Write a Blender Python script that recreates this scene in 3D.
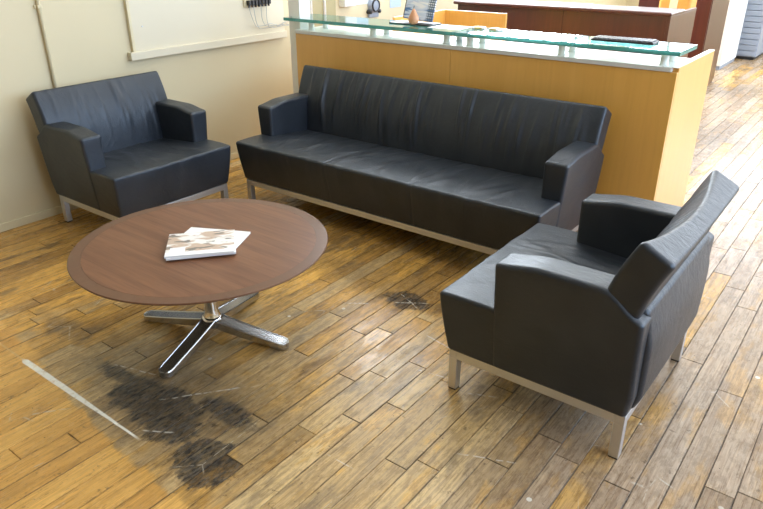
import bpy, bmesh, math, random
import numpy as np
from mathutils import Vector, Matrix

for o in list(bpy.data.objects): bpy.data.objects.remove(o)
scn = bpy.context.scene
COL = scn.collection
random.seed(7)

# ------------------------------------------------------------------ camera
PITCH, YAW, ROLL, FPX, CAMH = .44276, -.653097, -.00364, 667.887, 1.65
def cam_axes():
    fwd = Vector((math.sin(YAW)*math.cos(PITCH), math.cos(YAW)*math.cos(PITCH), -math.sin(PITCH)))
    right = Vector((math.cos(YAW), -math.sin(YAW), 0)); up = right.cross(fwd)
    r2 = math.cos(ROLL)*right + math.sin(ROLL)*up; u2 = -math.sin(ROLL)*right + math.cos(ROLL)*up
    return r2, u2, fwd
r_, u_, f_ = cam_axes()
cd = bpy.data.cameras.new('camera'); cam = bpy.data.objects.new('camera', cd); COL.objects.link(cam)
cd.sensor_width = 36; cd.lens = FPX/763*36; cd.clip_start = .05; cd.clip_end = 100
cam.matrix_world = Matrix(((r_.x, u_.x, -f_.x, 0), (r_.y, u_.y, -f_.y, 0), (r_.z, u_.z, -f_.z, CAMH), (0, 0, 0, 1)))
scn.camera = cam

# ------------------------------------------------------------------ world, lights, exposure
vs = scn.view_settings
vs.view_transform = 'Standard'; vs.look = 'None'; vs.gamma = 1; vs.use_curve_mapping = False
vs.exposure = 0.2
w = bpy.data.worlds.new('world'); scn.world = w; w.use_nodes = True
w.node_tree.nodes['Background'].inputs[0].default_value = (.75, .85, 1, 1)
w.node_tree.nodes['Background'].inputs[1].default_value = 1.0

XW, XR, YB, YF, ZC = -4.215, 5.2, -9.0, 12.7, 4.5     # room limits
FIXTURE = 8.2
def window_light(name, loc, rot, sx, sy, power, col):
    l = bpy.data.lights.new(name, 'AREA'); l.shape = 'RECTANGLE'; l.size = sx; l.size_y = sy
    l.energy = power; l.color = col
    o = bpy.data.objects.new(name, l); COL.objects.link(o); o.location = loc; o.rotation_euler = rot
    return o
H = math.pi/2
window_light('window_daylight', (.2, YF+.12, 2.9), (-H, 0, 0), 8.6, 2.8, 460, (.82, .90, 1))
window_light('window_daylight', (XR+.12, 6.0, 2.7), (0, H, 0), 3.0, 12, 850, (.55, .73, 1))
window_light('window_daylight', (XW-.12, 8.1, 2.75), (0, -H, 0), 2.3, 6.2, 900, (.84, .92, 1))

# ------------------------------------------------------------------ helpers
def obj(name, mesh, mat=None, parent=None, smooth=False):
    o = bpy.data.objects.new(name, mesh); COL.objects.link(o)
    if mat is not None and not mesh.materials: mesh.materials.append(mat)
    if parent is not None: o.parent = parent
    if smooth:
        for p in mesh.polygons: p.use_smooth = True
    return o
def tag(o, label, cat, group=None):
    o['label'] = label; o['category'] = cat
    if group: o['group'] = group
    return o
def thing(name, label, cat, loc=(0, 0, 0), rz=0, group=None):
    o = bpy.data.objects.new(name, None); COL.objects.link(o); o.empty_display_size = .05
    o.location = loc; o.rotation_euler = (0, 0, rz)
    return tag(o, label, cat, group)
def struct(o): o['kind'] = 'structure'; return o
def mesh_of(bm, name='mesh'):
    m = bpy.data.meshes.new(name); bm.normal_update(); bm.to_mesh(m); bm.free(); return m
def add_box(bm, a, b, bev=0, seg=2):
    """axis aligned box from corner a to corner b, bevelled"""
    ret = bmesh.ops.create_cube(bm, size=1)
    vs_ = ret['verts']
    for v in vs_:
        v.co = Vector([(a[i]+b[i])/2 + v.co[i]*abs(b[i]-a[i]) for i in range(3)])
    if bev:
        es = {e for v in vs_ for e in v.link_edges}
        bmesh.ops.bevel(bm, geom=list(es), offset=bev, segments=seg, profile=.5, affect='EDGES')
def boxes(lst, bev=0, seg=2):
    bm = bmesh.new()
    for a, b in lst: add_box(bm, a, b, bev, seg)
    return mesh_of(bm)
def box(a, b, bev=0, seg=2): return boxes([(a, b)], bev, seg)
def lathe(profile, n=48):
    bm = bmesh.new(); rings = []
    for r, z in profile:
        if r < 1e-6: rings.append([bm.verts.new((0, 0, z))])
        else: rings.append([bm.verts.new((r*math.cos(2*math.pi*i/n), r*math.sin(2*math.pi*i/n), z)) for i in range(n)])
    for A, B in zip(rings, rings[1:]):
        for i in range(n):
            j = (i+1) % n
            if len(A) == 1 and len(B) == 1: continue
            if len(A) == 1: bm.faces.new((A[0], B[j], B[i]))
            elif len(B) == 1: bm.faces.new((A[i], A[j], B[0]))
            else: bm.faces.new((A[i], A[j], B[j], B[i]))
    bmesh.ops.recalc_face_normals(bm, faces=bm.faces)
    return mesh_of(bm)
def tube(pts, r, n=8):
    bm = bmesh.new(); rings = []
    pts = [Vector(p) for p in pts]
    for i, p in enumerate(pts):
        t = (pts[min(i+1, len(pts)-1)]-pts[max(i-1, 0)]).normalized()
        a = t.orthogonal().normalized() if i == 0 else (a - t*a.dot(t)).normalized()
        b = t.cross(a)
        rings.append([bm.verts.new(p + r*(math.cos(2*math.pi*k/n)*a + math.sin(2*math.pi*k/n)*b)) for k in range(n)])
    for A, B in zip(rings, rings[1:]):
        for k in range(n): bm.faces.new((A[k], A[(k+1) % n], B[(k+1) % n], B[k]))
    bm.faces.new(rings[0][::-1]); bm.faces.new(rings[-1])
    bmesh.ops.recalc_face_normals(bm, faces=bm.faces)
    return mesh_of(bm)
def axis(a, b, r, n):
    k = [0, .12, .3, .55, .8, 1]
    lo = [a + r*t for t in k]; hi = [b - r*t for t in k[::-1]]
    mid = list(np.linspace(lo[-1], hi[0], n+2)[1:-1])
    return np.array(lo + mid + hi)
def rbox(a, b, r, n, deform=None):
    """rounded, finely divided box; deform maps the (N,3) array of points"""
    ax = [axis(a[i], b[i], r, n[i]) for i in range(3)]
    idx = {}; P = []; F = []
    S = [len(x) for x in ax]
    def vid(i, j, k):
        if (i, j, k) not in idx:
            idx[(i, j, k)] = len(P); P.append((ax[0][i], ax[1][j], ax[2][k]))
        return idx[(i, j, k)]
    for d in range(3):
        e, g = (d+1) % 3, (d+2) % 3
        for side in (0, S[d]-1):
            for p in range(S[e]-1):
                for q in range(S[g]-1):
                    quad = []
                    for (pp, qq) in ((p, q), (p+1, q), (p+1, q+1), (p, q+1)):
                        c = [0, 0, 0]; c[d] = side; c[e] = pp; c[g] = qq; quad.append(vid(*c))
                    F.append(quad if side else quad[::-1])
    P = np.array(P); lo = np.array(a)+r; hi = np.array(b)-r
    inner = np.clip(P, lo, hi); v = P-inner; L = np.linalg.norm(v, axis=1, keepdims=True); L[L == 0] = 1
    P = inner + v/L*r
    if deform is not None: P = deform(P)
    m = bpy.data.meshes.new('soft'); m.from_pydata(P.tolist(), [], F); m.update()
    for p in m.polygons: p.use_smooth = True
    return m
def copy_tree(o, parent=None):
    c = o.copy(); COL.objects.link(c); c.parent = parent
    for ch in list(o.children): copy_tree(ch, c)
    return c

# ------------------------------------------------------------------ material helpers
class Nd:
    def __init__(s, name):
        s.m = bpy.data.materials.new(name); s.m.use_nodes = True; s.t = s.m.node_tree
        s.b = s.t.nodes['Principled BSDF']
    def n(s, typ, **kw):
        x = s.t.nodes.new(typ)
        for k, v in kw.items(): setattr(x, k, v)
        return x
    def put(s, sock, v):
        if v is None: return
        if isinstance(v, bpy.types.NodeSocket): s.t.links.new(v, sock)
        elif isinstance(v, (tuple, list)) and len(v) == 3 and sock.type == 'RGBA': sock.default_value = (*v, 1)
        else: sock.default_value = v
    def math(s, op, a, b=None, c=None, clamp=False):
        x = s.n('ShaderNodeMath', operation=op, use_clamp=clamp)
        for i, v in enumerate((a, b, c)): s.put(x.inputs[i], v)
        return x.outputs[0]
    def add(s, a, b): return s.math('ADD', a, b)
    def mul(s, a, b): return s.math('MULTIPLY', a, b)
    def sub(s, a, b): return s.math('SUBTRACT', a, b)
    def mix(s, f, a, b, typ='MIX'):
        x = s.n('ShaderNodeMix', data_type='RGBA', blend_type=typ)
        s.put(x.inputs[0], f); s.put(x.inputs[6], a); s.put(x.inputs[7], b); return x.outputs[2]
    def ss(s, v, lo, hi, o0=0., o1=1.):
        x = s.n('ShaderNodeMapRange', interpolation_type='SMOOTHSTEP')
        for i, q in enumerate((v, lo, hi, o0, o1)): s.put(x.inputs[i], q)
        return x.outputs[0]
    def coord(s, which='Object'): return s.n('ShaderNodeTexCoord').outputs[which]
    def pos(s): return s.n('ShaderNodeNewGeometry').outputs['Position']
    def mapv(s, v, scale=(1, 1, 1), rot=(0, 0, 0), loc=(0, 0, 0)):
        x = s.n('ShaderNodeMapping'); s.put(x.inputs[0], v)
        x.inputs['Scale'].default_value = scale; x.inputs['Rotation'].default_value = rot; x.inputs['Location'].default_value = loc
        return x.outputs[0]
    def noise(s, v, scale, detail=3, rough=.5, dist=0):
        x = s.n('ShaderNodeTexNoise'); s.put(x.inputs['Vector'], v)
        x.inputs['Scale'].default_value = scale; x.inputs['Detail'].default_value = detail
        x.inputs['Roughness'].default_value = rough; x.inputs['Distortion'].default_value = dist
        return x.outputs['Fac']
    def vor(s, v, scale, feature='F1', rnd=1):
        x = s.n('ShaderNodeTexVoronoi', feature=feature); s.put(x.inputs['Vector'], v)
        x.inputs['Scale'].default_value = scale; x.inputs['Randomness'].default_value = rnd
        return x.outputs['Distance']
    def xyz(s, v):
        x = s.n('ShaderNodeSeparateXYZ'); s.put(x.inputs[0], v); return x.outputs
    def vadd(s, a, b):
        x = s.n('ShaderNodeVectorMath', operation='ADD'); s.put(x.inputs[0], a); s.put(x.inputs[1], b); return x.outputs[0]
    def comb(s, x, y, z):
        c = s.n('ShaderNodeCombineXYZ')
        for i, v in enumerate((x, y, z)): s.put(c.inputs[i], v)
        return c.outputs[0]
    def bump(s, h, strength=.2, dist=.01):
        x = s.n('ShaderNodeBump'); x.inputs['Strength'].default_value = strength; x.inputs['Distance'].default_value = dist
        s.put(x.inputs['Height'], h); s.t.links.new(x.outputs[0], s.b.inputs['Normal'])
    def set(s, color=None, rough=None, metal=None, **kw):
        s.put(s.b.inputs['Base Color'], color); s.put(s.b.inputs['Roughness'], rough); s.put(s.b.inputs['Metallic'], metal)
        for k, v in kw.items(): s.put(s.b.inputs[k.replace('_', ' ')], v)
        return s.m

def plain(name, color, rough=.5, metal=0., var=.08, scale=12., **kw):
    d = Nd(name); n = d.noise(d.coord(), scale, 4)
    dark = tuple(c*(1-var) for c in color); lite = tuple(min(1, c*(1+var)) for c in color)
    return d.set(d.mix(n, dark, lite), rough, metal, **kw)
def wood(name, c1, c2, grain=(30, 30, 1.5), rough=.35, bump=.03, c3=None, **kw):
    d = Nd(name); v = d.mapv(d.coord(), grain)
    n = d.noise(v, 1.0, 5, .6, .6); n2 = d.noise(d.mapv(d.coord(), tuple(g*5 for g in grain)), 1.0, 2, .5)
    n3 = d.noise(d.coord(), 1.3, 2)
    c = d.mix(d.ss(n, .3, .7), c1, c2); c = d.mix(d.mul(d.ss(n2, .45, .75), .35), c, c3 or c1)
    c = d.mix(d.mul(d.ss(n3, .35, .7), .25), c, tuple(x*.8 for x in c1))
    if bump: d.bump(n2, bump, .002)
    return d.set(c, rough, 0., **kw)
M = {}
def leather_mat():
    d = Nd('leather'); co = d.coord()
    fine = d.vor(co, 420.); mid = d.noise(d.mapv(co, (1.2, .45, 1)), 17., 4, .6, 1.2); big = d.noise(co, 5., 2)
    col = d.mix(d.ss(big, .3, .7), (.0165, .0205, .0275), (.0255, .0300, .0380))
    cr = d.noise(d.mapv(co, (1., .35, .5)), 46., 3, .6, 2.)
    h = d.add(d.add(d.mul(fine, .10), mid), d.mul(cr, .25))
    d.bump(h, .22, .014)
    rough = d.add(.33, d.mul(d.noise(co, 9., 3), .14))
    return d.set(col, rough, 0., Specular_IOR_Level=.55, Specular_Tint=(.86, .93, 1., 1))
M['leather'] = leather_mat()
def metal_mat():
    d = Nd('satin_aluminium'); co = d.coord(); n = d.noise(d.mapv(co, (40, 40, 40)), 6., 2)
    return d.set(d.mix(n, (.60, .60, .61), (.68, .68, .69)), .42, .85)
M['metal'] = metal_mat()
M['chrome'] = plain('polished_aluminium', (.74, .73, .72), .12, 1., .05, 20)
M['brushed'] = plain('brushed_aluminium', (.50, .50, .51), .25, 1., .03, 3)
M['slab_blocks'] = plain('slab_grey', (.12, .12, .13), .35)
M['rubber'] = plain('black_rubber', (.02, .02, .02), .6)
M['maple'] = wood('maple_veneer', (.74, .385, .070), (.79, .43, .092), (10, 10, .7), .33, .015, (.66, .33, .055), Coat_Weight=1., Coat_Roughness=.35, Coat_IOR=1.6)
M['mahogany'] = wood('mahogany_veneer', (.058, .011, .007), (.085, .018, .010), (18, 18, 1.2), .30, .02, (.038, .007, .005), Coat_Weight=.45, Coat_Roughness=.3, Coat_IOR=1.5)
M['laminate'] = plain('silver_laminate', (.74, .73, .70), .28, .0, .04)
M['band'] = plain('pale_edge_band', (.78, .74, .68), .35)
M['white'] = plain('white_paint', (.86, .85, .80), .5, 0, .03, 3)
M['paper'] = plain('paper', (.86, .86, .85), .55, 0, .02)
M['cream'] = plain('cream_paint', (.68, .59, .38), .5, 0, .05, 3)
M['cream2'] = plain('board_paint', (.69, .62, .46), .45, 0, .03, 2)
M['black'] = plain('black_plastic', (.02, .02, .022), .4)
M['greymetal'] = plain('grey_enamel', (.34, .38, .45), .38, .1, .06)
M['ceil'] = plain('ceiling_paint', (.82, .81, .78), .8, 0, .03, 2)
M['fixture'] = plain('white_enamel', (.8, .8, .8), .4)

# ================================================================== SETTING
def floor_mat():
    d = Nd('old_plank_floor'); p = d.pos(); X, Y, Z = d.xyz(p)
    at = d.n('ShaderNodeAttribute', attribute_name='tone'); ra, rb, rc = [None]*3
    sp = d.n('ShaderNodeSeparateColor'); d.put(sp.inputs[0], at.outputs['Color']); ra, rb, rc = sp.outputs[0], sp.outputs[1], sp.outputs[2]
    off = d.comb(d.mul(ra, 31.), d.mul(rb, 57.), 0.)
    q = d.vadd(p, off)
    grain = d.noise(d.mapv(q, (70, 3.2, 1)), 1., 5, .62, .5)
    blot = d.noise(d.mapv(q, (9, 3.5, 1)), 1., 4, .6)
    n1 = d.noise(p, 3.2, 5, .62); n2 = d.noise(p, 11., 5, .65); n3 = d.noise(p, 34., 4, .6)
    rag = d.add(d.mul(d.sub(n2, .5), .9), d.mul(d.sub(n3, .5), .5))
    ed = d.n('ShaderNodeAttribute', attribute_name='edge').outputs['Fac']
    streak = d.noise(d.mapv(q, (26, 5, 1)), 1., 5, .68)
    patch = d.noise(d.mapv(q, (8, 2.6, 1)), 1., 4, .62)
    fleck = d.noise(d.mapv(q, (70, 24, 1)), 1., 3, .7)
    mott = d.noise(d.mapv(q, (55, 17, 1)), 1., 6, .75)
    fine = d.noise(d.mapv(q, (210, 5, 1)), 1., 3, .6)
    gold = d.mix(ra, (.78, .455, .130), (.62, .335, .090))
    gold = d.mix(d.mul(d.ss(grain, .42, .66), .40), gold, (.38, .20, .055))
    gold = d.mix(d.mul(d.ss(blot, .5, .68), .45), gold, (.42, .24, .08))
    gold = d.mix(d.mul(d.ss(fleck, .58, .68), .5), gold, (.24, .13, .05))
    aged = d.mix(ra, (.70, .405, .110), (.44, .245, .072))
    aged = d.mix(d.ss(rb, .72, .76), aged, (.76, .435, .110))
    aged = d.mix(d.mul(d.ss(patch, .52, .62), .8), aged, (.70, .405, .110))
    aged = d.mix(d.mul(d.ss(patch, .46, .36), .75), aged, (.20, .130, .062))
    aged = d.mix(d.mul(d.ss(grain, .42, .66), .5), aged, (.17, .095, .038))
    worn = d.mix(rb, (.72, .510, .240), (.48, .315, .135))
    worn = d.mix(d.mul(d.ss(patch, .54, .62), .85), worn, (.68, .410, .125))
    worn = d.mix(d.mul(d.ss(patch, .44, .36), .6), worn, (.24, .180, .110))
    worn = d.mix(d.mul(d.ss(grain, .42, .66), .5), worn, (.25, .18, .11))
    tan = d.mix(rb, (.48, .360, .250), (.32, .225, .140))
    tan = d.mix(d.mul(d.ss(patch, .53, .63), .7), tan, (.52, .315, .125))
    tan = d.mix(d.mul(d.ss(grain, .44, .66), .5), tan, (.25, .15, .08))
    # varnish gone beyond an old partition line, most in the middle of the room
    yb = d.add(.865, d.mul(d.sub(-1.5, X), .132))
    beyond = d.ss(d.add(d.sub(Y, yb), d.add(d.mul(rag, .05), d.mul(d.sub(rc, .5), .05))), -.012, .02)
    rs = d.add(d.add(rag, d.mul(d.sub(streak, .5), 1.6)), d.mul(d.sub(rc, .5), .7))
    def ell(cx, cy, rx, ry, soft=.5, ragk=1., rot=0.):
        dx = d.sub(X, cx); dy = d.sub(Y, cy)
        if rot:
            c, s_ = math.cos(rot), math.sin(rot)
            dx, dy = d.add(d.mul(dx, c), d.mul(dy, s_)), d.sub(d.mul(dy, c), d.mul(dx, s_))
        a = d.math('DIVIDE', dx, rx); b = d.math('DIVIDE', dy, ry)
        r = d.math('SQRT', d.add(d.mul(a, a), d.mul(b, b)))
        return d.ss(d.add(r, d.mul(rs, ragk)), 1+soft, 1-soft)
    wear = d.mul(ell(-1.45, 1.45, 1.0, .80, .6, .25), 1.0)
    wear = d.math('MAXIMUM', wear, d.mul(ell(-2.3, 1.08, .75, .12, .5, .4), .9))
    wear = d.add(wear, d.add(d.mul(d.sub(rc, .5), 1.5), d.mul(d.sub(patch, .5), 1.4)))
    wear = d.mul(d.ss(wear, .45, .75), beyond)
    col = d.mix(beyond, gold, aged)
    col = d.mix(wear, col, worn)
    right = d.ss(d.add(X, d.mul(d.sub(n1, .5), .5)), -1.0, -.55)
    right = d.math('MAXIMUM', right, d.ss(Y, 4.2, 4.8))
    col = d.mix(d.mul(right, d.ss(d.add(rc, n1), .50, .9)), col, tan)
    # old dark glue stains
    st = ell(-2.03, 1.15, .29, .12, .14, .8, .12)
    for e in ((-1.585, 1.055, .12, .10, .1, .7), (-1.66, 2.41, .11, .07, .14, .8), (-2.27, 1.17, .16, .05, .3, .8), (-1.86, 1.09, .13, .10, .12, .8), (-1.75, 1.28, .16, .05, .3, .9)):
        st = d.math('MAXIMUM', st, ell(*e))
    soft = ell(-2.0, 1.22, .55, .26, .5, .7)
    soft = d.math('MAXIMUM', soft, d.mul(ell(-2.82, 1.24, .22, .05, .5, 1.), .9))
    soft = d.math('MAXIMUM', soft, d.mul(ell(-2.0, 2.5, .5, .12, .5, 1.), .6))
    soft = d.mul(soft, beyond); st = d.mul(st, beyond)
    col = d.mix(d.mul(soft, .62), col, (.15, .115, .075))
    col = d.mix(d.mul(st, d.ss(mott, .62, .42, .45, .95)), col, d.mix(d.ss(fleck, .4, .65), (.020, .020, .020), (.10, .092, .08)))
    grime = d.ss(d.add(d.mul(mott, .6), d.mul(streak, .4)), .47, .56)
    col = d.mix(d.mul(grime, d.ss(beyond, 0., 1., .20, .44)), col, d.mix(1., col, (.40, .35, .28), 'MULTIPLY'))
    col = d.mix(d.mul(d.ss(fine, .56, .66), .45), col, d.mix(1., col, (.38, .32, .25), 'MULTIPLY'))
    col = d.mix(d.mul(d.ss(fine, .44, .36), .35), col, d.mix(1., col, (1.5, 1.45, 1.35), 'MULTIPLY'))
    col = d.mix(d.mul(ed, d.ss(d.add(n2, d.mul(d.sub(ra, .5), .35)), .35, .65, .0, .6)), col, (.04, .026, .015))
    # dirt spots and nail heads
    spots = d.ss(d.noise(d.vadd(p, (3., 5., 0.)), 26., 3, .7), .62, .72)
    col = d.mix(d.mul(spots, .55), col, (.09, .06, .035))
    nails = d.ss(d.vor(p, 15.), .055, .035)
    col = d.mix(d.mul(nails, .8), col, (.05, .035, .025))
    # scratches and paint drops
    sc = d.ss(d.vor(d.mapv(p, (1., .55, 1.), (0, 0, .5)), 5.2, 'DISTANCE_TO_EDGE'), .012, .003)
    sc = d.mul(sc, d.mul(d.ss(d.noise(p, 5.3, 3), .54, .64), d.ss(n3, .4, .55)))
    col = d.mix(d.mul(sc, .55), col, (.62, .56, .45))
    drops = d.ss(d.vor(d.vadd(p, (.31, .17, 0.)), 5.3), .058, .040)
    drops = d.mul(drops, d.ss(d.sub(Y, d.mul(X, .0)), .95, 1.05))
    drops = d.mul(drops, d.ss(d.noise(p, 1.7, 1), .40, .52))
    col = d.mix(d.mul(drops, .85), col, (.78, .74, .64))
    def seg(x0, y0, x1, y1, wd_):
        L = math.hypot(x1-x0, y1-y0); ux, uy = (x1-x0)/L, (y1-y0)/L
        dx = d.sub(X, x0); dy = d.sub(Y, y0)
        al = d.add(d.mul(dx, ux), d.mul(dy, uy)); ac = d.add(d.sub(d.mul(dx, -uy), d.mul(dy, -ux)), d.mul(d.sub(n2, .5), .02))
        m = d.mul(d.ss(al, -.01, .01), d.ss(al, L+.01, L-.01))
        return d.mul(m, d.mul(d.ss(d.math('ABSOLUTE', ac), wd_, wd_*.4), d.ss(n3, .40, .56)))
    mk = seg(-2.0, 1.17, -1.80, 1.43, .005)
    for q_ in ((-2.36, 1.20, -2.16, 1.26, .004), (-1.90, 2.21, -1.82, 2.27, .007), (-1.72, 2.36, -1.58, 2.45, .005), (-1.75, 2.45, -1.60, 2.38, .004), (-1.42, 2.20, -1.22, 2.16, .004), (-1.30, 1.95, -1.12, 1.99, .004), (-1.9, 1.02, -1.8, 1.08, .005), (-.9, 1.62, -.72, 1.70, .004)):
        mk = d.math('MAXIMUM', mk, seg(*q_))
    col = d.mix(d.mul(mk, .6), col, (.78, .74, .66))
    # the painted stripe left where a wall stood
    wd = d.math('MINIMUM', d.ss(X, -2.72, -2.69, .0035, .0125), d.ss(X, -2.5, -1.9, .0125, .004))
    yl = d.add(.982, d.mul(d.sub(n1, .5), .01))
    ln = d.ss(d.math('ABSOLUTE', d.sub(Y, yl)), d.add(wd, .003), d.sub(wd, .002))
    ln = d.mul(ln, d.mul(d.ss(X, -3.0, -2.93), d.ss(X, -1.85, -1.92)))
    ln = d.mul(ln, d.ss(n3, .25, .5, .45, 1.))
    col = d.mix(d.mul(ln, 1.), col, d.mix(d.ss(X, -2.73, -2.69), (.62, .40, .16), (.88, .85, .74)))
    d.bump(d.add(d.mul(grain, .5), d.mul(n2, .9)), .16, .004)
    rough = d.add(d.add(.12, d.mul(d.ss(d.add(d.mul(streak, .6), d.mul(n2, .4)), .3, .7), .26)), d.mul(wear, .05))
    return d.set(col, rough, 0., Specular_IOR_Level=.20)
M['floor'] = floor_mat()
M['subfloor'] = plain('dark_subfloor', (.05, .035, .022), .9)

def build_floor():
    base = struct(obj('floor', box((XW, YB, -.06), (XR, YF, -.012)), M['subfloor']))
    PW, X0 = .0925, -.445
    planks = []
    rng = random.Random(11)
    k0 = math.floor((XW-X0)/PW); k1 = math.ceil((XR-X0)/PW)
    for k in range(k0, k1):
        xa, xb = max(XW, X0+k*PW), min(XR, X0+(k+1)*PW)
        if xb-xa < .025: continue
        y = YB - rng.random()*.8
        while y < YF:
            L = rng.choice((.42, .6, .75, .9, 1.1, 1.35, 1.7))*rng.uniform(.9, 1.1)
            a, b = max(y, YB), min(y+L, YF); y += L
            if b-a > .02: planks.append((xa, xb, a, b, (rng.random(), rng.random(), rng.random(), 1), rng.uniform(-.0005, 0)))
    def size_in_view(pl):
        s = 0
        for i in range(3):
            for j in range(7):
                P = Vector((pl[0]+(pl[1]-pl[0])*(i/2), pl[2]+(pl[3]-pl[2])*(j/6), -CAMH))
                z = P.dot(f_)
                if z < .3: continue
                x, yy = 381.5+FPX*P.dot(r_)/z, 254.5-FPX*P.dot(u_)/z
                if 0 < x < 763 and 0 < yy < 509: s += 1/(z**3)
        return s*(pl[3]-pl[2])
    planks.sort(key=size_in_view, reverse=True)
    def geo(pl, V, Fc, T, E):
        xa, xb, ya, yb, t, dz = pl; g = .0008; i0 = len(V)
        for z, q, ee in ((-.012, g, 1), (dz-.0015, g, 1), (dz, g+.0016, 1), (dz, g+.0045, 0)):
            V += [(xa+q, ya+q, z), (xb-q, ya+q, z), (xb-q, yb-q, z), (xa+q, yb-q, z)]; T += [t]*4; E += [ee]*4
        for l in (0, 4, 8):
            for j in range(4): Fc.append((i0+l+j, i0+l+(j+1) % 4, i0+l+4+(j+1) % 4, i0+l+4+j))
        Fc.append((i0+12, i0+13, i0+14, i0+15))
    def make(lst):
        V, Fc, T, E = [], [], [], []
        for pl in lst: geo(pl, V, Fc, T, E)
        m = bpy.data.meshes.new('plank'); m.from_pydata(V, [], Fc); m.update()
        a = m.color_attributes.new('tone', 'FLOAT_COLOR', 'POINT'); a.data.foreach_set('color', np.array(T, dtype=np.float32).ravel())
        a = m.attributes.new('edge', 'FLOAT', 'POINT'); a.data.foreach_set('value', np.array(E, dtype=np.float32))
        return obj('plank', m, M['floor'], base)
    for pl in planks[:300]: make([pl])
    make(planks[300:])['kind'] = 'stuff'
build_floor()

def wall_mat():
    d = Nd('wall_paint'); p = d.pos(); n = d.noise(p, 1.1, 3); n2 = d.noise(p, 60., 3)
    c = d.mix(n, (.64, .545, .34), (.68, .59, .39)); d.bump(n2, .05, .002)
    return d.set(c, .55)
M['wall'] = wall_mat()
T_ = .14
def wall_with_openings(name, axis_, at, lo, hi, openings, mat):
    """wall slab on plane axis_=at; openings (a0,a1,z0,z1) along the other axis"""
    bm = bmesh.new(); out = (at-T_, at) if at < 0 else (at, at+T_)
    def slab(a0, a1, z0, z1):
        if a1-a0 < 1e-4 or z1-z0 < 1e-4: return
        if axis_ == 'x': add_box(bm, (out[0], a0, z0), (out[1], a1, z1))
        else: add_box(bm, (a0, out[0], z0), (a1, out[1], z1))
    a = lo
    for (a0, a1, z0, z1) in sorted(openings):
        slab(a, a0, -.06, ZC); slab(a0, a1, -.06, z0); slab(a0, a1, z1, ZC); a = a1
    slab(a, hi, -.06, ZC)
    return struct(obj(name, mesh_of(bm), mat))
far_op = [(-4.1, 4.5, 1.5, 4.3)]
right_op = [(0, 12.0, 1.2, 4.2)]
left_op = [(5.0, 11.2, 1.6, 3.9)]
wall_with_openings('wall_left', 'x', XW, YB, YF, left_op, M['wall'])
wall_with_openings('wall_right', 'x', XR, YB, YF, right_op, M['wall'])
wall_with_openings('wall_far', 'y', YF, XW, XR, far_op, M['wall'])
wall_with_openings('wall_near', 'y', YB, XW, XR, [], M['wall'])
struct(obj('ceiling', box((XW, YB, ZC), (XR, YF, ZC+.1)), M['ceil']))
M['mullion'] = plain('mullion_paint', (.45, .46, .45), .5)
def window(name, axis_, at, op, px, pz):
    a0, a1, z0, z1 = op; bm = bmesh.new()
    root = None
    c = (at-T_*.4) if at < 0 else (at+T_*.4)
    def bar(p0, p1, q0, q1):
        if axis_ == 'x': add_box(bm, (c-.025, p0, q0), (c+.025, p1, q1))
        else: add_box(bm, (p0, c-.025, q0), (p1, c+.025, q1))
    nx = round((a1-a0)/px); nz = round((z1-z0)/pz)
    for i in range(nx+1):
        x = a0+(a1-a0)*i/nx; x = min(max(x, a0+.02), a1-.02); bar(x-.02, x+.02, z0, z1)
    for j in range(nz+1):
        z = z0+(z1-z0)*j/nz; z = min(max(z, z0+.02), z1-.02); bar(a0, a1, z-.02, z+.02)
    return struct(obj(name, mesh_of(bm), M['mullion']))
window('window_1', 'y', YF, far_op[0], .72, .58)
window('window_2', 'x', XR, right_op[0], .72, .58)
window('window_3', 'x', XW, left_op[0], .55, .5)
struct(obj('baseboard_left', box((XW, YB, 0), (XW+.014, YF, .052), .003), M['cream']))
# white post at the end of the counter
struct(obj('trim_1', box((-3.725, 3.745, 0), (-3.612, 3.86, ZC), .004), M['white']))

struct(obj('trim_2', box((XW, 4.50, .053), (XW+.012, 4.83, ZC), .003), plain('olive_paint', (.42, .36, .19), .5)))
# ceiling lamps
M['glow'] = Nd('lamp_glow').set((.9, .9, .9), .5, 0., Emission_Color=(1., .99, .94, 1), Emission_Strength=FIXTURE)
def lamp(x, y, label):
    t = thing('ceiling_lamp', label, 'lamp', (x, y, ZC), 0, 'fluorescent ceiling lamps')
    obj('housing', box((-.16, -.62, -.07), (.16, .62, -.001), .01), M['fixture'], t)
    obj('diffuser', box((-.14, -.6, -.085), (.14, .6, -.071), .005), M['glow'], t)
for i, x in enumerate((-3.0, -.9, 1.2, 3.3)):
    for j, y in enumerate((2.0, 4.2, 6.4, 8.6)):
        lamp(x, y, 'white fluorescent ceiling lamp, lamp %s from the left wall in %s row' % (('nearest', 'second', 'third', 'farthest')[i], ('the coffee table', 'the front desk', 'the mahogany desk', 'the cabinet')[j]))

# left wall fittings ------------------------------------------------
t = thing('wall_board', 'cream painted board with a thick bottom ledge on the left wall', 'board', (XW, 3.43, .9))
obj('panel', box((0, -.70, .05), (.018, .735, 1.3), .003), M['cream2'], t)
obj('ledge', box((0, -.755, .0), (.045, .735, .053), .004), M['cream2'], t)
obj('side_trim', box((0, -.722, .054), (.028, -.701, 1.3), .003), M['cream'], t)
for (y, z) in ((-.62, .21), (.6, .9)):
    s = obj('screw', lathe([(0, .003), (.005, .003), (.006, 0)], 12), M['metal'], t); s.location = (.0185, y, z); s.rotation_euler = (0, H, 0)
def conduit(y, z0, z1, r, label, clips, mat):
    t = thing('conduit', label, 'pipe', (XW+r+.004, y, z0))
    obj('pipe', tube([(0, 0, 0), (0, 0, (z1-z0)/2), (0, 0, z1-z0)], r, 14), mat, t, True)
    for z in clips:
        obj('clip', boxes([((-r-.004, -r*2.4, z-z0-.009), (-r*.2, r*2.4, z-z0+.009)), ((-r*.5, -r*1.25, z-z0-.009), (r*1.3, r*1.25, z-z0+.009))], .002), M['cream'], t)
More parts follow.
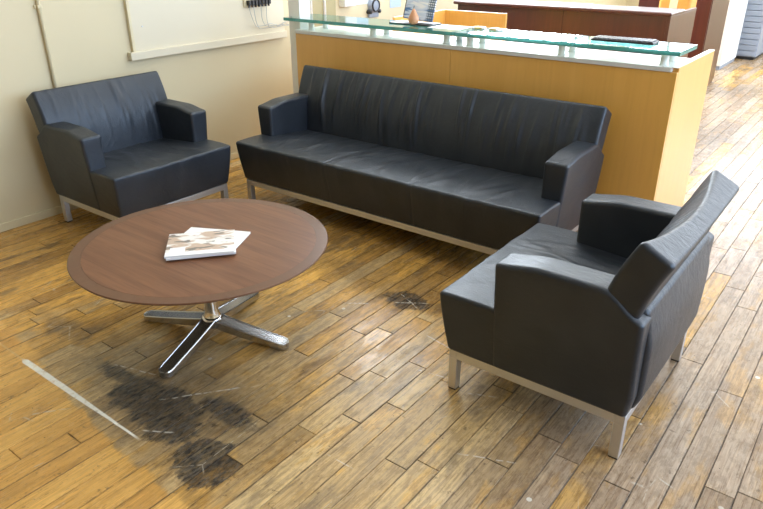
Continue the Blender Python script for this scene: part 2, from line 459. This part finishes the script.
conduit(2.128, .053, ZC, .0105, 'thin cream conduit running up the wall behind the left armchair', (.35, 1.285, 2.3), M['cream'])
conduit(4.49, .053, ZC, .016, 'white pipe on the wall just past the white post', (.6, 1.6), M['white'])
conduit(4.67, .053, ZC, .014, 'thin white pipe on the wall left of the white box', (.6, 1.6), M['white'])
t = thing('cable_terminal', 'small cable terminal with dark plugs and dangling wires above the ledge', 'terminal', (XW+.018, 3.86, 1.165))
obj('backplate', box((0, -.13, 0), (.012, .13, .16), .003), M['cream'], t)
for i in range(7):
    obj('plug', boxes([((.012, -.105+i*.035, .012), (.045, -.083+i*.035, .05)), ((.02, -.10+i*.035, -.004), (.034, -.088+i*.035, .014))], .002), M['black'], t)
rng = random.Random(3)
for i, (y0, y1, zz) in enumerate(((-.10, .06, -.15), (-.06, .10, -.17), (.02, .16, -.155), (.09, .12, -.168))):
    pts = []
    for k in range(25):
        s = k/24; y = y0 + (y1-y0)*s**2; z = .01 + (zz-.01)*min(1, 1.25*math.sin(s*1.45)); pts.append((.03+.012*math.sin(s*5+i), y, max(z, -.171)))
    for k in range(1, 12): pts.append((.03+.004*math.sin(k), y1 + (.33-y1)*k/11, max(zz + .012*math.sin(k*.8+i), -.172)))
    obj('wire', tube(pts, .0022, 6), M['mullion'], t, True)
t = thing('wall_box', 'white electrical box high on the wall above the counter', 'box', (XW, 4.97, 1.085))
obj('body', box((0, -.085, 0), (.07, .085, .24), .006), M['white'], t); obj('cover', box((.071, -.078, .007), (.076, .078, .233), .002), M['paper'], t)
tag(obj('wall_notice', box((XW, 5.11, 1.085), (XW+.004, 5.31, 1.4)), plain('pale_blue_paper', (.62, .70, .80), .6)), 'pale blue paper pinned on the wall between box and dial', 'notice')
tag(obj('wall_notice', box((XW, 5.66, 1.02), (XW+.004, 5.84, 1.4)), plain('blue_paper', (.45, .56, .72), .6)), 'blue and white notice on the wall just left of the striped display', 'notice')
t = thing('wall_dial', 'round dark grey dial with small feet on the wall', 'dial', (XW, 5.372, 1.065))
o = obj('case', lathe([(0, .05), (.05, .05), (.066, .04), (.07, .0)], 32), M['greymetal'], t, True); o.rotation_euler = (0, H, 0)
o = obj('ring', lathe([(.045, .05), (.047, .058), (.056, .058), (.06, .046)], 32), M['black'], t, True); o.rotation_euler = (0, H, 0)
obj('bracket', box((0, -.075, -.11), (.03, .075, -.05), .01), M['greymetal'], t)
for s in (-1, 1):
    o = obj('foot', lathe([(0, .05), (.018, .048), (.02, .0)], 16), M['black'], t, True); o.location = (.0, s*.068, -.055); o.rotation_euler = (0, H, 0)

# ================================================================== SOFT SEATING
def sst(x, a, b): t = np.clip((x-a)/(b-a), 0, 1); return t*t*(3-2*t)
ZB, DEPTH = .187, .75
def seating(name, label, cat, loc, rz, hw, wide, seed, group=None, sag=0.):
    root = thing(name, label, cat, loc, rz, group)
    rng = np.random.RandomState(seed)
    U0 = .38                                  # local y = u - U0, front towards -y
    AT = .126
    L = M['leather']
    nx = 260 if wide else 110
    def inset(z): return .038*np.clip((.64-z)/(.64-ZB), 0, 1)**1.15
    def world(P): Q = P.copy(); Q[:, 1] -= U0; return Q
    # ---- seat block
    folds = [(rng.uniform(-hw+.2, hw-.2), rng.uniform(.012, .03), rng.uniform(.002, .0058), rng.uniform(-.5, .5), rng.uniform(.12, .5)) for _ in range(64 if wide else 24)]
    seams = (-.306, .328) if wide else ()
    def seat_def(P):
        x, u, z = P[:, 0].copy(), P[:, 1].copy(), P[:, 2].copy()
        top = sst(z, .39, .44)
        z2 = z - top*.028*sst(u, .02, .6)
        z2 += top*.010*np.sin(np.clip((u-.02)/.6, 0, 1)*np.pi)
        for fx, fw, fa, sl, uc in folds:
            z2 += top*fa*np.exp(-((x-fx-sl*(u-uc))/fw)**2)*np.exp(-((u-uc)/.16)**2)*sst(u, .02, .09)
        z2 -= top*.006*np.exp(-((x/hw)/.6)**2)*np.exp(-((u-.3)/.2)**2)
        k = inset(z)
        x2 = x*(1 - k/hw)
        u2 = u + .036*np.clip((.43-z)/(.43-ZB), 0, 1)**1.4*(1-sst(u, 0, .5)) - .006*(1-sst(u, 0, .5))
        front = 1-sst(u, 0, .05)
        for fx, fw, fa, sl, uc in folds:
            u2 -= front*fa*.45*np.exp(-((x-fx-.5*sl*(z-.4))/(fw*1.3))**2)*np.exp(-((z-.41)/.09)**2)
        for sx in seams:
            g = np.exp(-((x-sx)/.007)**2); u2 += front*.005*g; z2 -= top*.004*g
        return world(np.stack([x2, u2, z2], 1))
    seat = obj('seat', rbox((-hw, 0, ZB), (hw, .66, .447), .016, (nx, 26, 10), seat_def), L, root)
    # ---- armrests
    for s in (-1, 1):
        def arm_def(P, s=s):
            x, u, z = P[:, 0].copy(), P[:, 1].copy(), P[:, 2].copy()
            ztop = .640 + .022*sst(u, .225, .40) - .085*sst(u, .60, .748)
            z2 = ZB + (z-ZB)*(ztop-ZB)/(.65-ZB)
            outer = sst(np.abs(x), hw-AT+.02, hw-.01)
            k = inset(z)*(.45 + .55*1)
            x2 = x - s*outer*k + s*outer*.004
            x2 += s*outer*.006*np.sin(np.clip((z-ZB)/.45, 0, 1)*np.pi)*np.sin(np.clip((u-.22)/.52, 0, 1)*np.pi)
            rear = sst(u, .55, .74)
            u2 = u - rear*(.012*(1-sst(z, .19, .30)) + .0*z)
            return world(np.stack([x2, u2, z2], 1))
        xa, xb = (hw-AT, hw) if s > 0 else (-hw, -hw+AT)
        obj('armrest', rbox((xa, .225, ZB+.001), (xb, .745, .65), .019, (8, 26, 22), arm_def), L, root)
    # ---- backrest
    bf = [(rng.uniform(-hw+.08, hw-.08), rng.uniform(.007, .018), rng.uniform(.003, .0075)*(1.6 if wide else .55), rng.uniform(.35, .8), rng.uniform(.15, .35), rng.uniform(-.05, .05)) for _ in range(80 if wide else 26)]
    P0, P1, P2 = np.array((.565, .36)), np.array((.580, .645)), np.array((.690, .847))
    def back_def(P):
        x, s, t = P[:, 0].copy(), P[:, 1].copy(), P[:, 2]/.5
        B = lambda t: ((1-t)**2)[:, None]*P0 + (2*t*(1-t))[:, None]*P1 + (t**2)[:, None]*P2
        tc = np.clip(t, 0, 1); C = B(tc); D = 2*((1-tc)[:, None]*(P1-P0) + tc[:, None]*(P2-P1))
        D /= np.linalg.norm(D, axis=1, keepdims=True); N = np.stack([D[:, 1], -D[:, 0]], 1)
        front = 1-sst(s, 0, .06)
        sd = s.copy()
        bulge = .012*np.sin(tc*np.pi)*(1-np.abs(x/hw)**6)
        sd = sd - front*bulge
        for fx, fw, fa, tcn, tw, sl in bf:
            sd -= front*fa*np.exp(-((x-fx-sl*(tc-.5))/fw)**2)*np.exp(-((tc-tcn)/tw)**2)
        bow = (1-(x/hw)**2)
        sd = sd + (1-np.clip(s/.124, 0, 1))*.055*sag*bow*sst(tc, .35, 1.)
        for sx in seams:
            sd = sd + front*.006*np.exp(-((x-sx)/.007)**2)
        y = C[:, 0] + N[:, 0]*sd; z = C[:, 1] + N[:, 1]*sd
        z = z - .012*sag*bow*sst(tc, .6, 1.)
        x2 = x*(1-(inset(np.minimum(z, .64))*sst(-z, -.66, -.60) + .004)/hw)
        return world(np.stack([x2, y, z], 1))
    obj('backrest', rbox((-hw, 0, 0), (hw, .124, .5), .019, (nx, 5, 30), back_def), L, root)
    # ---- outer back panel
    def panel_def(P):
        x, u, z = P[:, 0].copy(), P[:, 1].copy(), P[:, 2].copy()
        k = inset(z)*.9
        x2 = x*(1-k/hw); rear = sst(u, .66, .75)
        u2 = u - rear*.020*(1-sst(z, .18, .26)) + rear*.012*np.sin(np.clip((z-ZB)/.42, 0, 1)*np.pi)*(1-np.abs(x/hw)**4) - rear*.02*sst(z, .45, .62)
        return world(np.stack([x2, u2, z], 1))
    obj('back_panel', rbox((-hw+.055, .62, ZB), (hw-.055, .756, .60), .022, (nx//3, 6, 16), panel_def), L, root)
    # ---- metal underframe
    fx, f0, f1, tk = hw-.050, .033-U0, .730-U0, .036
    z0, z1 = .149, .186
    obj('frame', boxes([((-fx, f0, z0), (fx, f0+tk, z1)), ((-fx, f1-tk, z0), (fx, f1, z1)),
                        ((-fx, f0+tk, z0), (-fx+tk, f1-tk, z1)), ((fx-tk, f0+tk, z0), (fx, f1-tk, z1))], .002), M['metal'], root)
    for sx in (-1, 1):
        for (ya, yb) in ((f0, f0+tk), (f1-tk, f1)):
            xa, xb = (fx-tk, fx) if sx > 0 else (-fx, -fx+tk)
            lg = obj('leg', box((xa, ya, .006), (xb, yb, .1495), .002), M['metal'], root)
            obj('glide', box((xa+.002, ya+.002, 0), (xb-.002, yb-.002, .006)), M['rubber'], lg)
    return root
seating('armchair', 'dark grey leather armchair in the left corner against the cream wall', 'armchair', (-3.705, 2.322, 0), H, .441, False, 5, 'matching leather armchairs')
seating('armchair', 'dark grey leather armchair at the right, seen from behind', 'armchair', (-.79, 2.315, 0), -H, .441, False, 9, 'matching leather armchairs', 1.)
seating('sofa', 'long dark grey leather sofa in front of the maple reception desk', 'sofa', (-2.279, 3.20, 0), 0, 1.098, True, 21)

# ================================================================== COFFEE TABLE
def coffee_table():
    cx, cy, R, zt = -2.220, 1.626, .543, .460
    t = thing('coffee_table', 'round walnut coffee table on a polished four-legged star base', 'table', (cx, cy, 0))
    d = Nd('walnut_top'); co = d.coord()
    g = d.noise(d.mapv(co, (1.6, 26, 8), (0, 0, .62)), 1., 5, .6, .7); g2 = d.noise(d.mapv(co, (5, 150, 20), (0, 0, .62)), 1., 3)
    c = d.mix(d.ss(g, .3, .7), (.145, .057, .026), (.205, .089, .042)); c = d.mix(d.mul(d.ss(g2, .5, .75), .4), c, (.085, .034, .017))
    M['walnut'] = d.set(c, d.add(.30, d.mul(g2, .10)), 0., Specular_IOR_Level=.3)
    d = Nd('walnut_rim'); co = d.coord(); X, Y, Z = d.xyz(co)
    ang = d.math('ARCTAN2', Y, X); rad = d.math('SQRT', d.add(d.mul(X, X), d.mul(Y, Y)))
    g = d.noise(d.comb(d.mul(ang, 30.), d.mul(rad, 12.), 0.), 1., 4, .6)
    M['walnut_rim'] = d.set(d.mix(g, (.105, .043, .021), (.150, .068, .033)), .31, 0., Specular_IOR_Level=.35)
    ri = R-.052
    obj('tabletop', lathe([(0, zt), (ri*.5, zt), (ri-.0005, zt), (ri-.0005, zt-.02), (0, zt-.02)], 96), M['walnut'], t)
    obj('rim', lathe([(ri, zt-.02), (ri, zt), (R-.003, zt), (R, zt-.003), (R-.002, zt-.007), (R-.07, zt-.026), (ri-.06, zt-.028), (ri-.06, zt-.0205), (ri, zt-.02)], 160), M['walnut_rim'], t)
    obj('mounting_plate', lathe([(0, zt-.0205), (ri-.062, zt-.0205), (ri-.062, zt-.027), (.16, zt-.030), (.05, zt-.05), (0, zt-.05)], 40), M['black'], t)
    obj('column', lathe([(.042, .088), (.037, .102), (.031, .125), (.027, .2), (.027, .36), (.04, zt-.045), (.04, zt-.03)], 40), M['chrome'], t, True)
    obj('hub', lathe([(0, .099), (.034, .099), (.043, .095), (.048, .085), (.050, .07), (.048, .045), (0, .04)], 40), M['chrome'], t, True)
    for k in range(4):
        a = math.radians(17+90*k)
        bm = bmesh.new()
        LEN = .384; W1 = .033
        xs = [.02 + (LEN-W1-.02)*i/10 for i in range(11)] + [LEN-W1+W1*math.sin(q*math.pi/2/7) for q in range(1, 8)]
        rows = []; n = len(xs)-1
        for i, x in enumerate(xs):
            s = (x-.02)/(LEN-.02)
            hwid = .037 - .004*s
            if i > 10: hwid = max(.006, W1*math.sqrt(max(0, 1-((x-(LEN-W1))/W1)**2)))
            top = .094 - .062*s**.85; bot = .058 - .052*s**.7
            k_ = min(1, hwid/.033); lip = .0055*k_; dep = .003*k_
            prof = [(-hwid, bot), (-hwid, top-.004), (-hwid+.003*k_, top), (-hwid+lip, top), (-hwid+lip+.002*k_, top-dep), (hwid-lip-.002*k_, top-dep), (hwid-lip, top), (hwid-.003*k_, top), (hwid, top-.004), (hwid, bot)]
            rows.append([bm.verts.new((x, y, z)) for y, z in prof])
        for A, B in zip(rows, rows[1:]):
            m = len(A)
            for j in range(m): bm.faces.new((A[j], B[j], B[(j+1) % m], A[(j+1) % m]))
        bm.faces.new(rows[-1]); bm.faces.new(rows[0][::-1])
        bmesh.ops.recalc_face_normals(bm, faces=bm.faces)
        lg = obj('leg', mesh_of(bm), M['brushed'], t); lg.rotation_euler = (0, 0, a)
        gl = obj('glide', lathe([(0, 0), (.012, 0), (.012, .006), (0, .006)], 16), M['rubber'], lg); gl.location = (LEN-.03, 0, 0)
coffee_table()

# magazines ---------------------------------------------------------
def cover_mat(kind):
    d = Nd('magazine_cover'); co = d.coord(); X, Y, Z = d.xyz(co)
    n = d.noise(d.mapv(co, (9, 22, 1)), 1., 3, .55, 1.5)
    if kind == 0:
        v = d.mapv(co, (6, 16, 1), (0, 0, .25)); a = d.noise(v, 1., 2, .5, .8); b = d.noise(d.mapv(co, (11, 26, 1), (0, 0, .1), (3, 1, 0)), 1., 3)
        c = d.mix(d.ss(a, .46, .52), (.80, .78, .75), (.55, .40, .30))
        c = d.mix(d.ss(b, .56, .60), c, (.20, .17, .14)); c = d.mix(d.ss(b, .40, .34), c, (.84, .83, .82))
        edge = d.ss(Y, -.085, -.080); c = d.mix(edge, (.86, .86, .85), c)
        sq = d.mul(d.mul(d.ss(X, -.060, -.062), d.ss(X, -.124, -.122)), d.mul(d.ss(Y, -.035, -.037), d.ss(Y, -.083, -.081)))
        c = d.mix(sq, c, (.90, .90, .90))
    else:
        c = d.mix(d.mul(d.ss(n, .58, .64), d.ss(X, .07, .09)), (.84, .84, .83), (.35, .40, .48))
    return d.set(c, .3, 0.)
def magazine(x, y, z, th, w_, h_, rz, label, kind):
    t = thing('magazine', label, 'magazine', (x, y, z), rz, 'magazines on the coffee table')
    obj('pages', box((-w_/2+.001, -h_/2+.001, .0006), (w_/2-.001, h_/2-.001, th-.0006)), M['paper'], t)
    cm = cover_mat(kind)
    obj('cover', boxes([((-w_/2, -h_/2, th-.0006), (w_/2, h_/2, th)), ((-w_/2, -h_/2, 0), (w_/2, h_/2, .0006)), ((-w_/2, -h_/2-.0006, 0), (w_/2, -h_/2, th))]), cm, t)
a1 = math.atan2(1.765-1.558, -2.173+2.359)
mz = .4602
magazine(-2.205, 1.655, mz, .007, .285, .225, math.radians(26), 'white magazine at the bottom of the stack, turned askew', 1)
magazine(-2.180, 1.590, mz+.0072, .008, .280, .232, a1+.04, 'pale thick magazine in the middle of the stack', 1)
magazine(-2.180, 1.588, mz+.0154, .008, .279, .230, a1, 'magazine with a figure photograph on its cover, topmost of the stack', 0)

# ================================================================== RECEPTION DESK
def glass_mats():
    d = Nd('counter_glass'); nt = d.t; nt.nodes.remove(d.b)
    tr = d.n('ShaderNodeBsdfTransparent'); tr.inputs[0].default_value = (.86, .96, .94, 1)
    gl = d.n('ShaderNodeBsdfGlossy'); gl.inputs['Roughness'].default_value = .015; gl.inputs['Color'].default_value = (.95, 1, .99, 1)
    fr = d.n('ShaderNodeFresnel'); fr.inputs['IOR'].default_value = 1.5
    mx = d.n('ShaderNodeMixShader')
    nt.links.new(fr.outputs[0], mx.inputs[0]); nt.links.new(tr.outputs[0], mx.inputs[1]); nt.links.new(gl.outputs[0], mx.inputs[2])
    nt.links.new(mx.outputs[0], nt.nodes['Material Output'].inputs['Surface'])
    e = Nd('glass_edge'); n = e.noise(e.mapv(e.coord(), (4, 4, 1)), 1., 2)
    return d.m, e.set(e.mix(n, (.05, .30, .27), (.14, .47, .43)), .12, 0., Transmission_Weight=.25)
M['glass'], M['glass_edge'] = glass_mats()
def reception_desk():
    x0, x1, yf, zt = -3.62, -.915, 3.70, 1.043
    t = thing('reception_desk', 'maple reception desk with silver counter and raised glass shelf', 'desk', (-2.27, 4.08, 0))
    def L(a): return (a[0]+2.27, a[1]-4.08, a[2])
    def B(name, a, b, mat, bev=.002, parent=None): return obj(name, box(L(a), L(b), bev), mat, parent or t)
    B('front_panel', (x0, yf, .0), (-2.2815, yf+.025, zt-.026), M['maple'])
    B('front_panel', (-2.2795, yf, .0), (x1-.0005, yf+.025, zt-.026), M['maple'])
    B('countertop', (x0-.003, yf-.006, zt-.025), (x1-.0305, yf+.36, zt), M['laminate'], .003)
    B('end_panel', (x1-.03, yf+.0255, 0), (x1, 4.455, zt-.002), M['maple'])
    B('edge_band', (x1-.0305, yf-.005, zt-.0018), (x1+.0005, 4.456, zt+.001), M['band'], .0005)
    B('end_panel', (x0, yf+.03, 0), (x0+.03, 4.455, .735), M['maple'])
    B('inner_panel', (x0+.031, yf+.33, .74), (x1-.031, yf+.352, zt-.026), M['maple'])
    B('worktop', (x0, yf+.026, .735-.03), (x1-.031, 4.455, .735), M['laminate'])
    for (a, b) in ((-3.69, -2.247), (-2.235, -.905)):
        g = B('glass_shelf', (a, 3.655, 1.1067), (b, 3.975, 1.128), M['glass'], 0)
        g.data.materials.append(M['glass_edge'])
        for p in g.data.polygons: p.material_index = 1 if abs(p.normal.z) < .5 else 0
    for x in (-3.50, -2.93, -2.34, -2.17, -1.57, -1.0):
        for y in (3.745, 3.90):
            s = obj('standoff', lathe([(0, zt), (.024, zt), (.024, zt+.004), (.021, zt+.006), (.021, 1.103), (.022, 1.1065), (0, 1.1065)], 20), M['white'], t, True); s.location = L((x, y, 0))
reception_desk()

zg = 1.1282
t = thing('tilted_display', 'blue and white striped display leaning back on a black base on the glass shelf', 'display', (-2.68, 3.885, zg))
obj('base', box((-.165, -.075, 0), (.165, .07, .008), .003), M['black'], t)
d = Nd('striped_print'); co = d.coord(); n = d.noise(d.mapv(co, (3, 1, 26), (0, .30, 0)), 1., 3, .6, .3); X, Y, Z = d.xyz(co)
c = d.mix(d.ss(n, .44, .5), (.10, .22, .46), (.66, .74, .86)); c = d.mix(d.ss(n, .55, .60), c, (.90, .91, .92))
chk = d.math('GREATER_THAN', d.math('SINE', d.mul(Z, 420.)), .2); chk2 = d.math('GREATER_THAN', d.math('SINE', d.mul(X, 420.)), .2)
c = d.mix(d.mul(d.ss(X, .055, .075), d.math('MAXIMUM', chk, chk2)), c, (.10, .15, .20))
M['stripe'] = d.set(c, .35)
scr = obj('screen', box((-.115, -.006, 0), (.115, .006, .27), .002), M['stripe'], t); scr.location = (.0, .03, .020); scr.rotation_euler = (math.radians(-14), math.radians(4), 0)
obj('side_frame', box((-.1205, -.008, 0), (-.1155, .008, .27), .002), M['black'], scr)
t = thing('pear_ornament', 'small copper-toned wooden pear ornament standing before the striped display', 'ornament', (-2.635, 3.80, zg+.0085))
pear = plain('pear_wood', (.62, .30, .15), .35, 0, .2, 30)
obj('body', lathe([(0, 0), (.018, 0), (.03, .008), (.036, .024), (.034, .042), (.024, .062), (.014, .08), (.009, .092), (0, .097)], 28), pear, t, True)
obj('stalk', tube([(0, 0, .094), (.001, 0, .106), (.004, 0, .114)], .002, 6), M['rubber'], t)
tag(obj('paper_sheet', box((-2.50, 3.76, zg), (-2.27, 3.95, zg+.0012)), M['paper']), 'white paper sheet lying on the glass beside the striped display', 'paper')

for x, y, rz, lb in ((-2.20, 3.90, .3, 'small gold and white block for a reflection in the glass, nearer the white paper sheet'), (-2.07, 3.885, -.2, 'small gold and white block for a reflection in the glass, farther from the white paper sheet')):  # guessed blocks, shaped for gold glints reflected in the glass
    t = thing('glint_block', lb, 'glint_block', (x, y, zg), rz, 'reflection blocks on the glass shelf')
    obj('block_body', box((-.04, -.03, 0), (.04, .03, .012), .004), M['paper'], t)
    obj('gold_band', box((-.025, -.0305, .001), (.025, .0305, .0126), .003), plain('gold_tone', (.62, .44, .12), .35), t)
t = thing('reflection_slab', 'dark low slab in place of a dark reflection near the right end of the glass shelf', 'reflection_slab', (-1.26, 3.86, zg), .03)  # slab modelled in place of dark things reflected in the glass
obj('base', box((-.17, -.06, 0), (.17, .06, .012), .003), M['black'], t)
for r in range(4):
    for c_ in range(12):
        obj('key', box((-.16+c_*.027, -.052+r*.027, .012), (-.138+c_*.027, -.030+r*.027, .018), .001, 1), M['slab_blocks'], t)  # small blocks imitate the mottling of that reflection

# maple screen of the workstation behind the desk
t = thing('maple_screen', 'L-shaped maple privacy screen behind the reception desk', 'screen', (-2.98, 5.2, 0))
obj('back_panel', box((-.292, 0, 0), (.29, .025, 1.087), .002), M['maple'], t)
obj('side_panel', box((-.318, -.735, 0), (-.293, .025, 1.087), .002), M['maple'], t)

# mahogany desk
def mahogany_desk():
    t = thing('mahogany_desk', 'dark mahogany reception desk behind the maple one', 'desk', (-2.7, 6.6, 0))
    def L(a): return (a[0]+2.7, a[1]-6.6, a[2])
    def B(name, a, b, mat, bev=.002): return obj(name, box(L(a), L(b), bev), mat, t)
    x0, x1, yf, zt = -3.75, -1.66, 6.16, 1.078
    B('front_panel', (x0, yf+.03, 0), (-2.62, yf+.055, zt-.036), M['mahogany'])
    B('front_panel', (-2.617, yf+.03, 0), (x1-.031, yf+.055, zt-.036), M['mahogany'])
    B('countertop', (x0-.03, yf-.02, zt-.035), (x1+.012, yf+.40, zt), M['mahogany'], .012)
    B('end_panel', (x1-.03, yf+.02, 0), (x1, 6.98, zt-.036), M['mahogany'])
    B('edge_cap', (x1-.032, yf+.401, zt-.0355), (x1+.001, 6.98, zt-.02), M['mahogany'])
    B('end_panel', (x0, yf+.03, 0), (x0+.03, 6.98, .735), M['mahogany'])
    B('worktop', (x0, yf+.056, .705), (x1-.031, 6.98, .735), M['mahogany'])
mahogany_desk()
tag(obj('paper_sheet', box((-2.9, 6.24, 1.0785), (-2.45, 6.5, 1.083), .001), M['paper']), 'white papers lying on the mahogany counter', 'paper')
t = thing('orange_carton', 'orange carton with a pale yellow label behind the mahogany desk', 'carton', (-1.93, 7.35, 0))
obj('body', box((-.15, -.12, 0), (.15, .12, 1.18), .03, 4), plain('orange_board', (.80, .34, .06), .5), t)
obj('label', box((-.045, -.1225, 1.0), (.03, -.1205, 1.17)), plain('yellow_label', (.80, .74, .40), .5), t)
# tall mahogany cabinet
t = thing('mahogany_cabinet', 'tall mahogany cabinet beyond the mahogany desk', 'cabinet', (-2.25, 8.85, 0))
obj('carcass', box((-.40, -.42, .04), (.40, .42, 1.55), .004), M['mahogany'], t)
obj('plinth', box((-.38, -.40, 0), (.39, .41, .04)), M['mahogany'], t)
obj('top', box((-.41, -.43, 1.551), (.41, .43, 1.575), .004), M['mahogany'], t)
for i in range(2):
    dr = obj('door', box((-.395+i*.396, -.44, .06), (-.003+i*.396, -.421, 1.53), .003), M['mahogany'], t)
    obj('knob', lathe([(0, 0), (.012, 0), (.012, .02), (0, .024)], 12), M['metal'], dr).location = (-.03+i*.06, -.452, .8)
# white cabinet
t = thing('white_cabinet', 'white cabinet with pale side by the far grey cabinet', 'cabinet', (-2.3, 10.7, 0))
obj('carcass', box((-.32, -.49, .05), (.31, .47, 1.5), .004), M['white'], t)
obj('plinth', box((-.30, -.47, 0), (.30, .45, .05)), M['greymetal'], t)
for i in range(2):
    dr = obj('door', box((-.318+i*.315, -.512, .06), (-.006+i*.315, -.491, 1.48), .003), plain('cream_laminate', (.75, .68, .58), .4), t)
    obj('handle', box((-.04+i*.05, -.53, .8), (-.03+i*.05, -.513, .95), .002), M['metal'], dr)
# grey cabinet with shallow drawers
t = thing('drawer_cabinet', 'blue grey cabinet of many shallow drawers at the far end', 'cabinet', (-2.2, 11.75, 0))
obj('carcass', box((-.42, -.37, .04), (.43, .42, 1.5), .004), M['greymetal'], t)
obj('plinth', box((-.40, -.35, 0), (.41, .40, .04)), M['black'], t)
for i in range(18):
    dr = obj('drawer', box((-.41, -.392, .055+i*.08), (.42, -.371, .127+i*.08), .003), M['greymetal'], t)
    obj('pull', box((-.08, -.40, .085+i*.08), (.08, -.3915, .097+i*.08), .001), M['metal'], dr)
